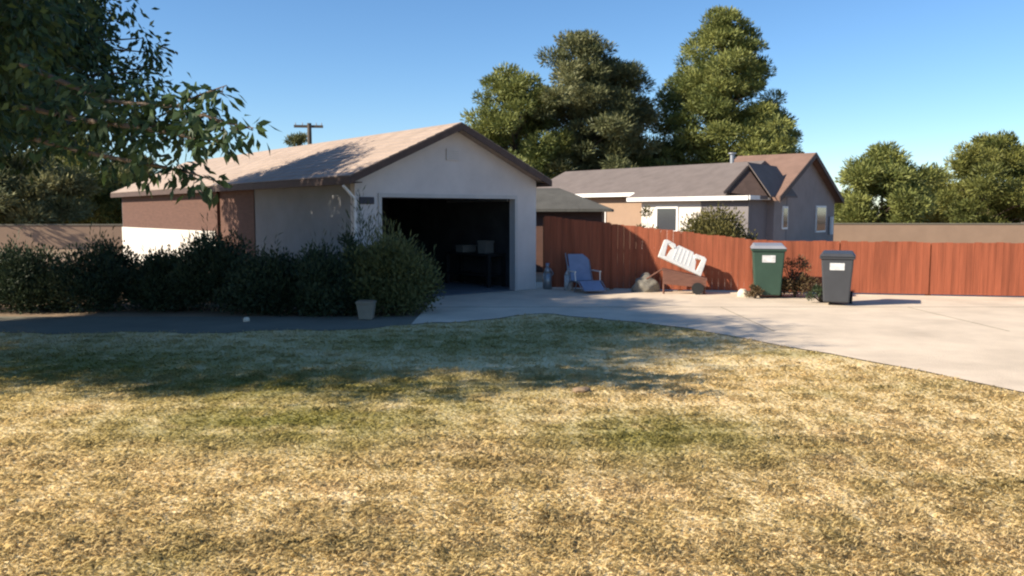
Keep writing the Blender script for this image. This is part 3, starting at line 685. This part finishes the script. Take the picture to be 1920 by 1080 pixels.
p = ground(1393, 556); lump('pale_stone', 'small pale stone on the concrete left of the green bin', 'stone', (p.x, p.y, 0), .12, .10, .12, M['stone'], 9, .15, 3)
p = ground(462, 602); lump('small_pebble', 'tiny pale pebble before the dark shrubs', 'stone', (p.x, p.y, 0), .05, .05, .05, M['stone'], 12, .15, 3)
p = ground(1090, 733); lump('turf_clod', 'small brown clod lying in the dry lawn', 'clod', (p.x, p.y, 0), .09, .06, .03, M['dirt'], 15, .2, 3)

# blue lounge chair and things beside the garage
p = ground(1098, 548); ch = empty('lounge_chair', (p.x, p.y+.25, 0), R(16), label='blue canvas reclining lawn chair in the shade by the fence', cat='chair')
b = MB(); b.hexa([(-.26, -.30, .24), (.26, -.30, .24), (.26, .22, .20), (-.26, .22, .20)], [(-.26, -.30, .26), (.26, -.30, .26), (.26, .22, .22), (-.26, .22, .22)]); b.build('seat', M['blue'], ch)
b = MB(); b.hexa([(-.25, .20, .23), (.25, .20, .23), (.25, .23, .22), (-.25, .23, .22)], [(-.22, .52, .82), (.26, .52, .82), (.26, .55, .81), (-.22, .55, .81)]); b.build('backrest', M['blue'], ch, bev=.008)
b = MB(); b.hexa([(-.24, -.62, .06), (.24, -.62, .06), (.24, -.31, .23), (-.24, -.31, .23)], [(-.24, -.62, .08), (.24, -.62, .08), (.24, -.31, .25), (-.24, -.31, .25)]); b.build('footrest', M['blue'], ch)
for s in (-1, 1):
    b = MB(); b.bar((s*.28, -.62, .07), (s*.28, -.31, .25), .013); b.bar((s*.28, -.31, .25), (s*.28, .22, .21), .013); b.bar((s*.28, .22, .21), (s*.27, .54, .84), .013); b.build('frame', M['greymetal'], ch)
    MB().bar((s*.29, -.28, .23), (s*.29, -.12, .0), .013).build('leg', M['greymetal'], ch)
    MB().bar((s*.29, .20, .20), (s*.29, .42, .0), .013).build('leg', M['greymetal'], ch)
    b = MB(); b.box(s*.30-.025, s*.30+.025, -.2, .3, .44, .465, .008); b.bar((s*.30, -.16, .44), (s*.29, -.2, .24), .012); b.build('armrest', M['whiteplastic'], ch)
def jug(loc, label, m, h, r):
    o = empty('plastic_jug', loc, label=label, cat='jug', group='jugs beside the garage corner')
    b = MB(); b.bar((0, 0, 0), (0, 0, h*.62), r, r*.98, 16); b.bar((0, 0, h*.62), (0, 0, h*.85), r*.98, r*.38, 16); b.bar((0, 0, h*.85), (0, 0, h*.92), r*.38, r*.38, 12); b.build('body', m, o, True)
    MB().bar((0, 0, h*.92), (0, 0, h), r*.42, r*.42, 12).build('cap', M['blue'], o)
    b = MB(); b.bar((r*.9, 0, h*.5), (r*1.35, 0, h*.6), .012); b.bar((r*1.35, 0, h*.6), (r*.6, 0, h*.8), .012); b.build('handle', m, o)
p = ground(1068, 546); jug((p.x, p.y+.35, 0), 'white plastic jug beside the blue lawn chair', M['label'], .55, .10)
p = ground(1027, 543); jug((p.x, p.y+.15, 0), 'grey jug next to the garage corner', M['greymetal'], .60, .10)

# pale pot at the bed edge, and a stake
p = ground(684, 600); pt = empty('plant_pot', (p.x, p.y+.15, 0), label='weathered square pale pot at the edge of the shrub bed', cat='pot')
b = MB(); b.hexa([(-.11, -.11, 0), (.11, -.11, 0), (.11, .11, 0), (-.11, .11, 0)], [(-.14, -.14, .26), (.14, -.14, .26), (.14, .14, .26), (-.14, .14, .26)]); b.build('pot_body', M['pot'], pt, bev=.01)
b = MB(); b.box(-.155, .155, -.155, .155, .262, .30, .01); b.build('rim', M['pot'], pt)
b = MB(); b.box(-.13, .13, -.13, .13, .301, .306); b.build('soil', M['dirt'], pt)
p = ground(806, 562); b = MB(); b.bar((0, 0, 0), (-.03, 0, .55), .014, .010); b.bar((-.03, 0, .55), (-.06, 0, .57), .011)
st = b.build('garden_stake', M['pot']); st.location = (p.x+.02, p.y-.35, 0); tag(st, 'thin pale garden stake at the right side of the spiky shrub', 'stake')
